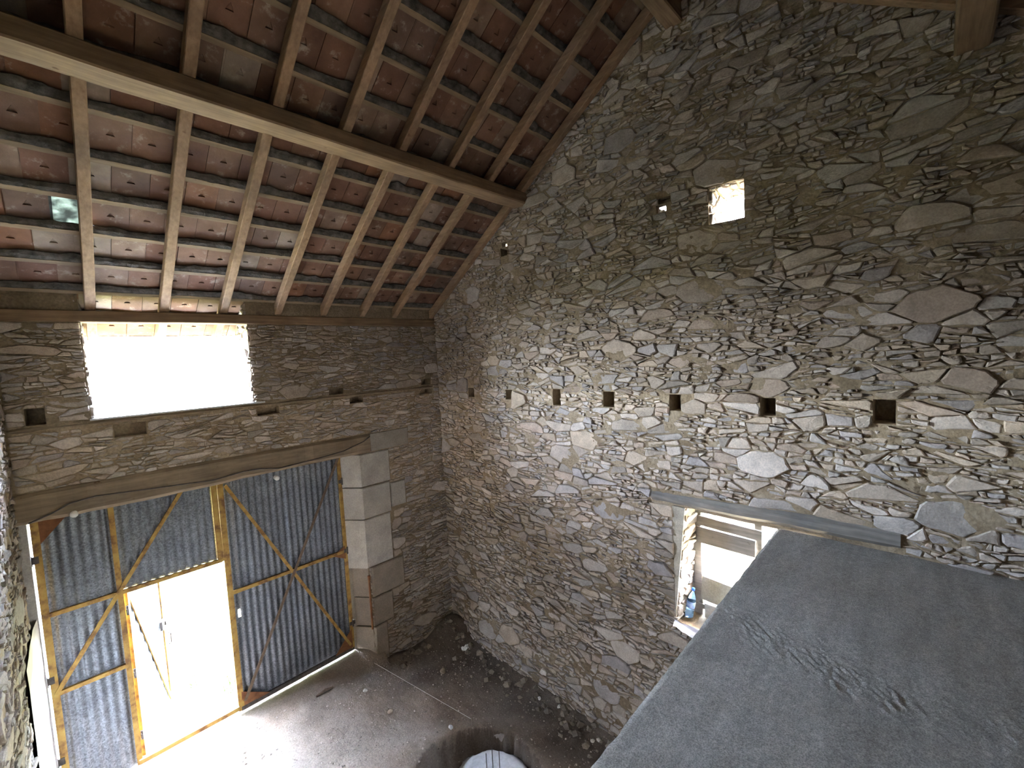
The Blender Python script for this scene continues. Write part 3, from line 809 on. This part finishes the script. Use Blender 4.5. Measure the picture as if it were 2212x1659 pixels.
mb=MB(); mb.bar((-4.06,YD,.035),(-3.13,YD,.035),.06,.05,seg=6,jit=.002); mb.build('threshold_bar',PAINT,d1).matrix_parent_inverse=Matrix.Translation(-d1.location)

# ------------------------------------------------------------------ upper window sill, lower window frame
w1=MB(); w1.box(-4.13,-2.60,-.012,TH,3.758,3.775); w1=w1.build('window_1',m_plain('galvanised_sill',(.5,.5,.5),(.6,.6,.6),8,.4,.3,bs=0)); tag(w1,'wide unglazed window hole with thin metal sill above barn doors','window','structure')
w2=empty('window_2',(.35,-4.4,1.3)); tag(w2,'low window hole closed with weathered boards under oak lintel','window','structure')
def w2p(mb,name,mat):
    o=mb.build(name,mat,w2); o.matrix_parent_inverse=Matrix.Translation(-w2.location); return o
w2p(MB().bar((.32,-4.055,1.2),(.32,-4.055,2.52),.095,.07,up=(1,0,0),seg=5,jit=.002,bev=.006),'frame_post',W_GREY)
w2p(MB().bar((.34,-4.64,1.2),(.34,-4.64,2.52),.07,.07,up=(1,0,0),seg=5,jit=.002,bev=.006),'frame_post',W_GREY)
w2p(MB().bar((.32,-4.02,2.475),(.32,-5.2,2.475),.08,.09,seg=5,jit=.002),'head_rail',W_GREY)
w2p(MB().bar((.28,-4.06,2.345),(.28,-4.68,2.325),.022,.10,seg=5,jit=.002),'board',W_GREY)
w2p(MB().bar((.28,-4.06,2.19),(.28,-4.62,2.18),.022,.17,seg=5,jit=.002),'board',W_GREY)
w2p(MB().bar((.30,-4.06,1.40),(.30,-4.75,1.40),.05,.05,seg=4,jit=.002),'board',W_GREY)
lt=MB(); lt=hewn(-5.68,-3.70,-.02,.30,lambda x:2.562+.02*sm((-x-4.4)),lambda x:2.665+.055*sm((-x-3.7)/1.6),18,rl,.006)
lt.v=[(y,x,z) for (x,y,z) in lt.v]
lt.build('lintel_beam',W_GREY,wr)
sb=MB(); sb.add([(.24,-4.10,1.50),(.24,-4.72,1.48),(.50,-4.10,1.50),(.50,-4.72,1.48),(.25,-4.12,1.755),(.24,-4.70,1.71),(.48,-4.12,1.74),(.48,-4.70,1.72),(.23,-4.4,1.745),(.5,-4.4,1.75)],[(0,2,3,1),(0,4,6,2),(1,3,7,5),(0,1,5,8,4),(2,6,9,7,3),(4,8,9,6),(8,5,7,9)],(.33,.31,.25))
o=sb.build('stone_block',QUOIN); tag(o,'mossy squared stone set in the low boarded window','stone')
sb=MB(); sb.box(.24,.45,-4.60,-4.14,1.31,1.46,(.55,.54,.52)); o=sb.build('pale_block',QUOIN); tag(o,'pale grey block at the foot of the low boarded window','block')

# ------------------------------------------------------------------ floor, yard, slab
x0,x1,y0,y1=XW,.02,-5.4,.62; st=.024; nx=int((x1-x0)/st); ny=int((y1-y0)/st); V=[];C=[]
for j in range(ny+1):
    for i in range(nx+1):
        x=x0+(x1-x0)*i/nx; y=y0+(y1-y0)*j/ny; z=floor_z(x,y); V.append((x,y,z))
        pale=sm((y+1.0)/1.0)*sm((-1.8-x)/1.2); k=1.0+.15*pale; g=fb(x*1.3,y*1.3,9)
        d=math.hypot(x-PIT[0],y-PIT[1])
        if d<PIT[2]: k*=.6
        gable_dark=sm((x+1.5)/1.3); k*=1-.5*gable_dark  # floor colour darkens towards the gable
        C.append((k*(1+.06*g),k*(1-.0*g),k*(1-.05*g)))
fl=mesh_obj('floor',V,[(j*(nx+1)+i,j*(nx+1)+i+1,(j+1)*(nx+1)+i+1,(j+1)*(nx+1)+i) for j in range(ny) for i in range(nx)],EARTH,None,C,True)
tag(fl,'trodden brown earth floor of the barn','floor','structure')
yd=MB(); yd.box(-7,2.5,.6,2.6,-.4,-.09); yd.box(.55,2.5,-9,.6,-.4,-.09)
md=MB(); md.box(-60,60,2.6,60,-.4,-.10); md.box(2.5,60,-60,2.6,-.4,-.10); md.box(-60,-7,-60,2.6,-.4,-.10); md.box(-7,2.5,-60,-9,-.4,-.10); md.box(-7,-5.3,-9,.6,-.4,-.10)
tag(md.build('meadow',m_plain('meadow_grass',(.055,.060,.03),(.095,.10,.055),2)),'green meadow beyond the yard','ground','structure')
yd=yd.build('yard_ground',OUT); tag(yd,'pale sunlit yard outside the wicket','ground','structure')
mesh_obj('rear_earth',[(XW,YB,-.3),(.02,YB,-.3),(.02,-5.36,-.3),(XW,-5.36,-.3)],[(0,1,2,3)],EARTH,fl,[(.8,.8,.8)]*4)
# slab
def slab_h(x,y):
    h=2.548
    band=math.exp(-((x+1.55+.15*math.sin(y*2))/.14)**2)*.7 + math.exp(-((x+2.0-.4*(y+6.2))/.12)**2)*.5
    h+=(.0022+.007*band)*fb(x*36,y*36,3)+.003*fb(x*3,y*3,1)
    return h
xa,xb,ya,yb=XW+.01,.0,YB,-4.872; st=.022; nx=int((xb-xa)/st); ny=int((yb-ya)/st); V=[];C=[]
for j in range(ny+1):
    for i in range(nx+1):
        x=xa+(xb-xa)*i/nx; y=ya+(yb-ya)*j/ny
        ye=y
        if j==ny: ye=y+.006*fb(x*9,1,1)
        V.append((x,ye,slab_h(x,y)-(.006 if j==ny else 0)))
        k=1.0
        if -2.2<x-.12*(y+5.2)*0<-1.0+.02*fb(y*6,1,2) and -5.5+.03*fb(x*5,2,2)<y<-5.1: k=1.07
        if x<-2.05+.10*fb(y*3,x,4) and y>-5.55: k=1.12
        C.append((k,k,k*.99))
n0=len(V)
F=[(j*(nx+1)+i,j*(nx+1)+i+1,(j+1)*(nx+1)+i+1,(j+1)*(nx+1)+i) for j in range(ny) for i in range(nx)]
for z in (2.50,2.33):
    for i in range(nx+1):
        x=xa+(xb-xa)*i/nx; V.append((x,yb+.004+.004*fb(x*8,z*5,3),z)); C.append((.9,.9,.9))
for k,(a,b) in enumerate(((ny*(nx+1),n0),(n0,n0+nx+1))):
    for i in range(nx): F.append((a+i,a+i+1,b+i+1,b+i))
b0=len(V); V+= [(xa,ya,2.33),(xb,ya,2.33)]; C+=[(.9,.9,.9)]*2
F.append((n0+nx+1,n0+2*nx+1,b0+1,b0))
sl=mesh_obj('concrete_slab',V,F,SLAB,None,C,False); tag(sl,'raw grey concrete upper floor slab with rough straight edge','slab','structure')
mb=MB(); mb.box(XW,0,-5.3,-5.15,2.13,2.33); mb.box(XW,0,-7.6,-7.45,2.13,2.33)
for x in (-2.3,): mb.box(x-.1,x+.1,-5.33,-5.12,-.6,2.13)
tag(mb.build('slab_support',CONC),'concrete beams and post under the slab','support','structure')

# ------------------------------------------------------------------ pit contents
pc=Vector((-1.45,-2.50))
mb=MB(); V=[];n=40; rings=9
V.append((pc.x,pc.y,-.37))
for q in range(1,rings+1):
    for k in range(n):
        t=2*PI*k/n; r=.57*q/rings*(1+.07*fb(math.cos(t)*1.5,math.sin(t)*1.5,6)); x=pc.x+r*math.cos(t); y=pc.y+r*math.sin(t)
        V.append((x,y,-.37-.18*sm((q/rings-.6)/.4)+.012*fb(x*14,y*14,3)))
F=[(0,1+k,1+(k+1)%n) for k in range(n)]
for q in range(rings-1):
    for k in range(n):
        a=1+q*n; F.append((a+k,a+n+k,a+n+(k+1)%n,a+(k+1)%n))
mb.add(V,F); o=mb.build('footing_pad',CONC,None,True); tag(o,'round poured concrete footing in the dug floor pit','footing')
# starter bars
def ray_z(px,py,z):
    d=cf*F_PX+cr*(px-W_PX/2)-cu*(py-H_PX/2); t=(z-CAM.z)/d.z; return CAM+d*t
rb=empty('rebar_cage',(0,0,0)); 
pts=[(1050,1700,1628),(1063,1695,1614),(1078,1700,1625)]
base=ray_z(1064,1700,-.38); rb.location=base
for px,pb,ptop in pts:
    b=ray_z(px+4,pb,-.38); 
    # height so that the tip projects to ptop
    z=-.38
    while z<.4:
        P=project((b.x,b.y,z)); 
        if P and P[1]<ptop: break
        z+=.01
    o=MB().tube([(b.x,b.y,-.5),(b.x,b.y,z)],.005,6).build('steel_bar',IRON,rb); o.matrix_parent_inverse=Matrix.Translation(-base)
    o_last=(b.x,b.y,z)
A=ray_z(1052,1700,-.38); B=ray_z(1081,1700,-.38)
for zz in (-.30,-.22):
    o=MB().tube([(A.x,A.y,zz),(B.x,B.y,zz+.03)],.004,6).build('steel_bar',IRON,rb); o.matrix_parent_inverse=Matrix.Translation(-base)
tag(rb,'three thin starter bars standing in the pit concrete','rebar')
p=ray_z(1082,1584,-.36)
mb=MB(); mb.box(-.09,.09,-.05,.05,0,.09,(.40,.35,.33))
o=mb.build('masonry_block',QUOIN); o.location=(p.x,p.y,-.42); o.rotation_euler=(.05,.1,-.75); tag(o,'small pale masonry block at the top edge of the pit','block')
p=ray_z(1098,1594,-.38)

# ------------------------------------------------------------------ loose things
def rock(loc, r, seed, flat_=.6, col=(.38,.33,.27), name='loose_stone', subdiv=1):
    bm=bmesh.new(); bmesh.ops.create_icosphere(bm,subdivisions=subdiv+1,radius=1.0)
    for v in bm.verts:
        k=1+.28*fb(v.co.x*1.3+seed,v.co.y*1.3,v.co.z*1.3+seed*2,2); v.co*=k; v.co.x*=r; v.co.y*=r*.72; v.co.z*=r*flat_
    me=bpy.data.meshes.new(name); bm.to_mesh(me); bm.free()
    a=me.color_attributes.new('Col','FLOAT_COLOR','POINT'); a.data.foreach_set('color',[q for _ in me.vertices for q in (*col,1.0)])
    me.materials.append(STONE); o=bpy.data.objects.new(name,me); o.location=loc; o.rotation_euler=(0,0,seed*1.7); COL.objects.link(o); return o
def on_floor(px,py):
    z=-.2
    for _ in range(8):
        p=ray_z(px,py,z); z=floor_z(p.x,p.y)
    return Vector((p.x,p.y,z))
RK=[((845,1392),.12,'pale flat boulder lying on its edge beside the door pier',(.42,.39,.36),.5),
    ((957,1452),.055,'small brown clod on the floor right of the door pier',(.24,.19,.13),.7),
    ((843,1538),.035,'small ochre stone in the middle of the earth floor',(.42,.33,.24),.6),
    ((790,1493),.035,'light pebble on the floor below the pier foot',(.45,.40,.34),.6),
    ((975,1595),.035,'grey pebble beside the taut string left of the pit',(.40,.38,.36),.6),
    ((1165,1510),.03,'white chip on the dark floor above the pit',(.60,.57,.52),.6),
    ((1208,1528),.03,'white chip on the dark floor nearest the gable foot',(.62,.60,.55),.6),
    ((1280,1602),.03,'left of two pale chips beside the slab edge',(.50,.47,.42),.6),
    ((1294,1600),.032,'right of two pale chips beside the slab edge',(.50,.47,.42),.6),
    ((1310,1500),.10,'rough stone fallen at the foot of the gable wall',(.36,.33,.29),.6),
    ((1165,1420),.13,'long grey slab stone leaning at the gable foot',(.34,.32,.29),.4),
    ((1225,1470),.10,'dark stone in the rubble along the gable foot',(.25,.22,.19),.6),
    ((1100,1395),.10,'squat stone fallen near the dark corner',(.30,.27,.23),.6),
    ((1030,1370),.07,'small stone lying in the dark corner',(.27,.24,.20),.6)]
for i,((px,py),r,lab,col,fl_) in enumerate(RK):
    p=on_floor(px,py); o=rock((p.x,p.y,p.z+r*fl_*.55),r,i*1.37+1,fl_,col); tag(o,lab,'stone')
# gravel scatter
rv=random.Random(77); mb=MB()
for _ in range(5200):
    x=rv.uniform(XW+.1,-.2); y=rv.uniform(-3.9,-.1)
    if math.hypot(x-PIT[0],y-PIT[1])<PIT[2]*.9: continue
    r=rv.choice([.003,.004,.005,.006,.008,.012])*rv.uniform(.7,1.4); z=floor_z(x,y)+r*.25
    V=[(x+r*math.cos(t+rv.uniform(-.3,.3)),y+r*math.sin(t),z+rv.uniform(-.3,.3)*r) for t in (0,1.26,2.5,3.8,5.0)]+[(x,y,z+r*.6),(x,y,z-r*.7)]
    F=[(j,(j+1)%5,5) for j in range(5)]+[((j+1)%5,j,6) for j in range(5)]
    k=rv.uniform(.6,1.5); mb.add(V,F,(.27*k,.22*k,.18*k))
# rubble line along foot of gable and corner
for _ in range(230):
    y=-rv.uniform(.05,4.0); x=-abs(rv.gauss(.0,.16))-.16; 
    if rv.random()<.2: x=-rv.uniform(.2,1.2); y=-abs(rv.gauss(0,.15))-.1
    r=rv.choice([.010,.018,.03,.05])*rv.uniform(.7,1.3); z=floor_z(x,y)+r*.3
    V=[(x+r*math.cos(t)*rv.uniform(.7,1.2),y+r*math.sin(t)*rv.uniform(.7,1.2),z+rv.uniform(-.3,.3)*r) for t in (0,1.05,2.1,3.14,4.2,5.2)]+[(x,y,z+r*.6),(x,y,z-r*.7)]
    F=[(j,(j+1)%6,6) for j in range(6)]+[((j+1)%6,j,7) for j in range(6)]
    k=rv.uniform(.5,1.2); mb.add(V,F,(.22*k,.18*k,.14*k))
o=mb.build('gravel',STONE); tag(o,'loose gravel and stone chips strewn over the earth floor','gravel','stuff')
# stick, paper, string
p=on_floor(683,1507); q=on_floor(720,1487)
o=MB().tube([p+Vector((0,0,.015)),p.lerp(q,.5)+Vector((0.01,.01,.025)),q+Vector((0,0,.02))],[.012,.02,.006],7).build('stick',STICK); tag(o,'short dark stick lying inside the barn door','stick')
p=on_floor(1006,1404); mb=MB(); V=[];r_=random.Random(2)
for j in range(5):
    for i in range(5): V.append((p.x-.06+.03*i+r_.uniform(-.006,.006),p.y-.045+.022*j,p.z+.02+r_.uniform(0,.03)))
mb.add(V,[(j*5+i,j*5+i+1,(j+1)*5+i+1,(j+1)*5+i) for j in range(4) for i in range(4)])
mb.add([(a,b,c-.003) for a,b,c in V],[(j*5+i,(j+1)*5+i,(j+1)*5+i+1,j*5+i+1) for j in range(4) for i in range(4)])
o=mb.build('paper_scrap',PAPER); tag(o,'crumpled white scrap on the dark floor near corner','paper')
A=on_floor(808,1440); B=on_floor(1022,1618)
o=MB().tube([A+Vector((0,0,.06)),B+Vector((0,0,.08))],.0025,5).build('string_line',STRING); tag(o,'taut pale setting-out string stretched from pier to pit','string')
for (loc,nm) in ((A,'near'),(B,'far')):
    o=MB().tube([loc+Vector((0,0,-.08)),loc+Vector((0,0,.10))],[.004,.006],6).build('string_peg',STICK)
    tag(o,'short peg holding the string '+('beside the door pier' if nm=='near' else 'at the pit edge'),'peg')
# insulators and cable on lintel
for k,(px,py,lab) in enumerate(((160,1110,'round white porcelain knob at the left end of lintel'),(597,1032,'round white porcelain knob on the lintel above the X brace'))):
    d=cf*F_PX+cr*(px-W_PX/2)-cu*(py-H_PX/2); t=(-.05-CAM.y)/d.y; P=CAM+d*t
    mb=MB(); n=10; prof=[(.0,-.045),(.02,-.045),(.030,-.03),(.030,-.012),(.018,-.006),(.018,.0),(.028,.008),(.028,.028),(.01,.03)]
    V=[];
    for (r,y) in prof:
        for j in range(n): V.append((P.x+r*math.cos(2*PI*j/n),P.y+y,P.z+r*math.sin(2*PI*j/n)))
    mb.add(V,[(i*n+j,i*n+(j+1)%n,(i+1)*n+(j+1)%n,(i+1)*n+j) for i in range(len(prof)-1) for j in range(n)])
    o=mb.build('porcelain_knob',WHITE,None,True); tag(o,lab,'insulator')
pts=[(-4.60,2.90),(-4.45,2.95),(-4.33,3.01),(-4.15,3.03),(-3.7,2.99),(-3.2,2.95),(-2.9,2.98),(-2.72,2.97),(-2.53,2.93),(-2.1,2.95),(-1.7,2.98),(-1.4,3.06),(-1.30,3.12)]
V=[(x,-.05+.004*math.sin(i*2),z) for i,(x,z) in enumerate(pts)]
o=MB().tube(V,.007,6).build('cable',IRON); tag(o,'dark wavy cable pinned along the door lintel','cable')
# iron pintle bar on right jamb
o=MB().tube([(-1.462,-.03,1.10),(-1.468,-.035,1.0),(-1.470,-.035,.30)],[.022,.014,.014],8).build('iron_bar',RUST); tag(o,'rusty upright iron bar fixed on the door pier edge','bar')
# bottle leaning against the frame post, plastic bag below it
mB,nb_,bb=mat_new('blue_pet_plastic',.15); bb.inputs['Base Color'].default_value=(.25,.45,.75,1); bb.inputs['Transmission Weight'].default_value=.75; bb.inputs['IOR'].default_value=1.2
bt=empty('plastic_bottle',(.15,-4.005,1.31)); bt.rotation_euler=(.0,.10,0)
bt.rotation_euler=(.14,.10,0)
def lathe(prof,n=20):
    V=[];F=[]
    for (r,z) in prof:
        for j in range(n): V.append((r*math.cos(2*PI*j/n),r*math.sin(2*PI*j/n),z))
    for i in range(len(prof)-1):
        for j in range(n): F.append((i*n+j,i*n+(j+1)%n,(i+1)*n+(j+1)%n,(i+1)*n+j))
    return V,F
V,F=lathe([(.001,.0),(.035,.0),(.042,.01),(.043,.05),(.040,.055),(.043,.06),(.043,.09),(.040,.095),(.043,.10),(.043,.19),(.038,.23),(.025,.265),(.014,.285),(.014,.305)])
mesh_obj('bottle_body',V,F,mB,bt,None,True)
V,F=lathe([(.0438,.11),(.0438,.18)]); o=mesh_obj('bottle_label',V,F,m_plain('blue_label',(.05,.18,.62),(.55,.68,.9),22,.5,bs=0),bt,None,True); o['label']='blue and white paper band'
V,F=lathe([(.001,.322),(.016,.322),(.017,.30),(.0165,.296)]); o=mesh_obj('bottle_cap',V,F,m_plain('blue_cap',(.03,.12,.6),(.04,.15,.7),5,.4,bs=0),bt,None,True); o['label']='blue screw cap'
tag(bt,'clear blue plastic water bottle on the low window ledge','bottle')
mb=MB(); V=[]; rp=random.Random(8)
for j in range(5):
    for i in range(9):
        V.append((-.03-.012*(j>1)*j+rp.uniform(-.004,.004),-3.93-.032*i,1.325-.02*j*(.4+.1*i)+rp.uniform(-.006,.006)))
V2=[(x+.004,y,z) for x,y,z in V]
mb.add(V,[(j*9+i,j*9+i+1,(j+1)*9+i+1,(j+1)*9+i) for j in range(4) for i in range(8)]); mb.add(V2,[(j*9+i,(j+1)*9+i,(j+1)*9+i+1,j*9+i+1) for j in range(4) for i in range(8)])
o=mb.build('plastic_bag',m_plain('white_plastic',(.65,.63,.68),(.78,.76,.80),9,.45,bs=0),None,True); tag(o,'crumpled white plastic bag on the window ledge under the bottle','bag')

# ------------------------------------------------------------------ outside: grass by the wicket, low wall past the side window
rgx=random.Random(41)
for k,(gx,gy,rad,num,lab) in enumerate(((-3.35,1.55,.30,260,'green grass clump beside the tip of the open wicket'),(-3.0,.95,.26,200,'thin grass patch just outside the door threshold'),(-2.6,2.0,.40,300,'wider grass patch further out in the yard'))):
    mb=MB()
    for _ in range(num):
        a=rgx.uniform(0,2*PI); r=rad*math.sqrt(rgx.random()); x=gx+r*math.cos(a); y=gy+r*math.sin(a); h=rgx.uniform(.05,.16); t=rgx.uniform(0,2*PI); l=rgx.uniform(.02,.07); w_=.005
        dx,dy=math.cos(t),math.sin(t)
        mb.add([(x-dy*w_,y+dx*w_,-.09),(x+dy*w_,y-dx*w_,-.09),(x+dx*l*.4+dy*w_*.6,y+dy*l*.4-dx*w_*.6,-.09+h*.6),(x+dx*l*.4-dy*w_*.6,y+dy*l*.4+dx*w_*.6,-.09+h*.6),(x+dx*l,y+dy*l,-.09+h)],[(0,1,2,3),(3,2,4)])
    o=mb.build('grass_tuft',GRASS); tag(o,lab,'grass','stuff')
LEAF=m_plain('tree_leaves',(.022,.030,.012),(.055,.070,.030),3,bs=.9,bd=.1,bscale=6)
for k,(tx,ty,th,tr_) in enumerate(((-9.5,19,4.3,2.3),(-5.6,21,4.6,2.5),(-1.6,19.5,4.0,2.3),(2.2,20.5,4.5,2.5),(6.0,19,4.2,2.3),(-13.5,20,4.6,2.5))):  # trees added to cut low sky light on the upper gable
    t=empty('blocker_tree',(tx,ty,-.1)); tag(t,'added leafy tree in the row past the yard, '+('fourth from the right','third from the right','second from the right, short','second tallest right of centre','rightmost of the row','leftmost of the row')[k],'blocker_tree',None,'added trees beyond the yard')
    o=MB().tube([(0,0,0),(.05,0,1.2),(0,.05,2.4)],[.2,.16,.12],8).build('trunk',STICK,t)
    bm=bmesh.new(); bmesh.ops.create_icosphere(bm,subdivisions=4,radius=1.0)
    for v in bm.verts:
        q=1+.35*fb(v.co.x*1.6+k,v.co.y*1.6,v.co.z*1.6,4); v.co*=q; v.co.x*=tr_*.6; v.co.y*=tr_*.6; v.co.z=v.co.z*(th-1.4)/2+(th+1.4)/2
    me=bpy.data.meshes.new('crown'); bm.to_mesh(me); bm.free(); me.materials.append(LEAF); o=bpy.data.objects.new('crown',me); COL.objects.link(o); o.parent=t
mb=MB(); V=[]; F=[]; nx_,nr=90,14  # green bank added to block low daylight through the wicket
for i in range(nx_+1):
    x=-30+44*i/nx_
    for j in range(nr+1):
        t=PI*j/nr; q=1+.16*fb(x*.9,t*2,3); V.append((x,8.2-.9*math.cos(t)*q*(1 if 1 else 0),-.1+max(0,math.sin(t))**.6*3.0*(1+.10*fb(x*1.1,t*3,7))))
F=[(i*(nr+1)+j,(i+1)*(nr+1)+j,(i+1)*(nr+1)+j+1,i*(nr+1)+j+1) for i in range(nx_) for j in range(nr)]
o=MB().add(V,F).build('blocker_hedge',LEAF,None,True); tag(o,'added long clipped green hedge across the meadow before the trees','blocker_hedge')
ow=empty('garden_wall',(6.0,-4.5,0)); tag(ow,'low rubble wall outside beyond the boarded window','wall')
rw=random.Random(51); mb=MB()
for poly,q,(u,v) in cells(2.0,8.0,-.1,1.5,2.0,[(.2,1.5),(.12,3)],rw,[]):
    g=stone_geom(poly,rw,lambda u,v,d:(6.0-d,-u,v),.008,rw.uniform(0,.03),True)
    if g: c=rw.choice(STONE_COLS); mb.add(g[0],g[1],c)
o=mb.build('rubble_face',STONE,ow); o['kind']='stuff'; o.matrix_parent_inverse=Matrix.Translation(-ow.location)
mb=MB(); mb.box(6.005,6.4,-8,-2,-.1,1.52); o=mb.build('wall_core',MORTAR,ow); o.matrix_parent_inverse=Matrix.Translation(-ow.location)
print('objects',len(bpy.data.objects))
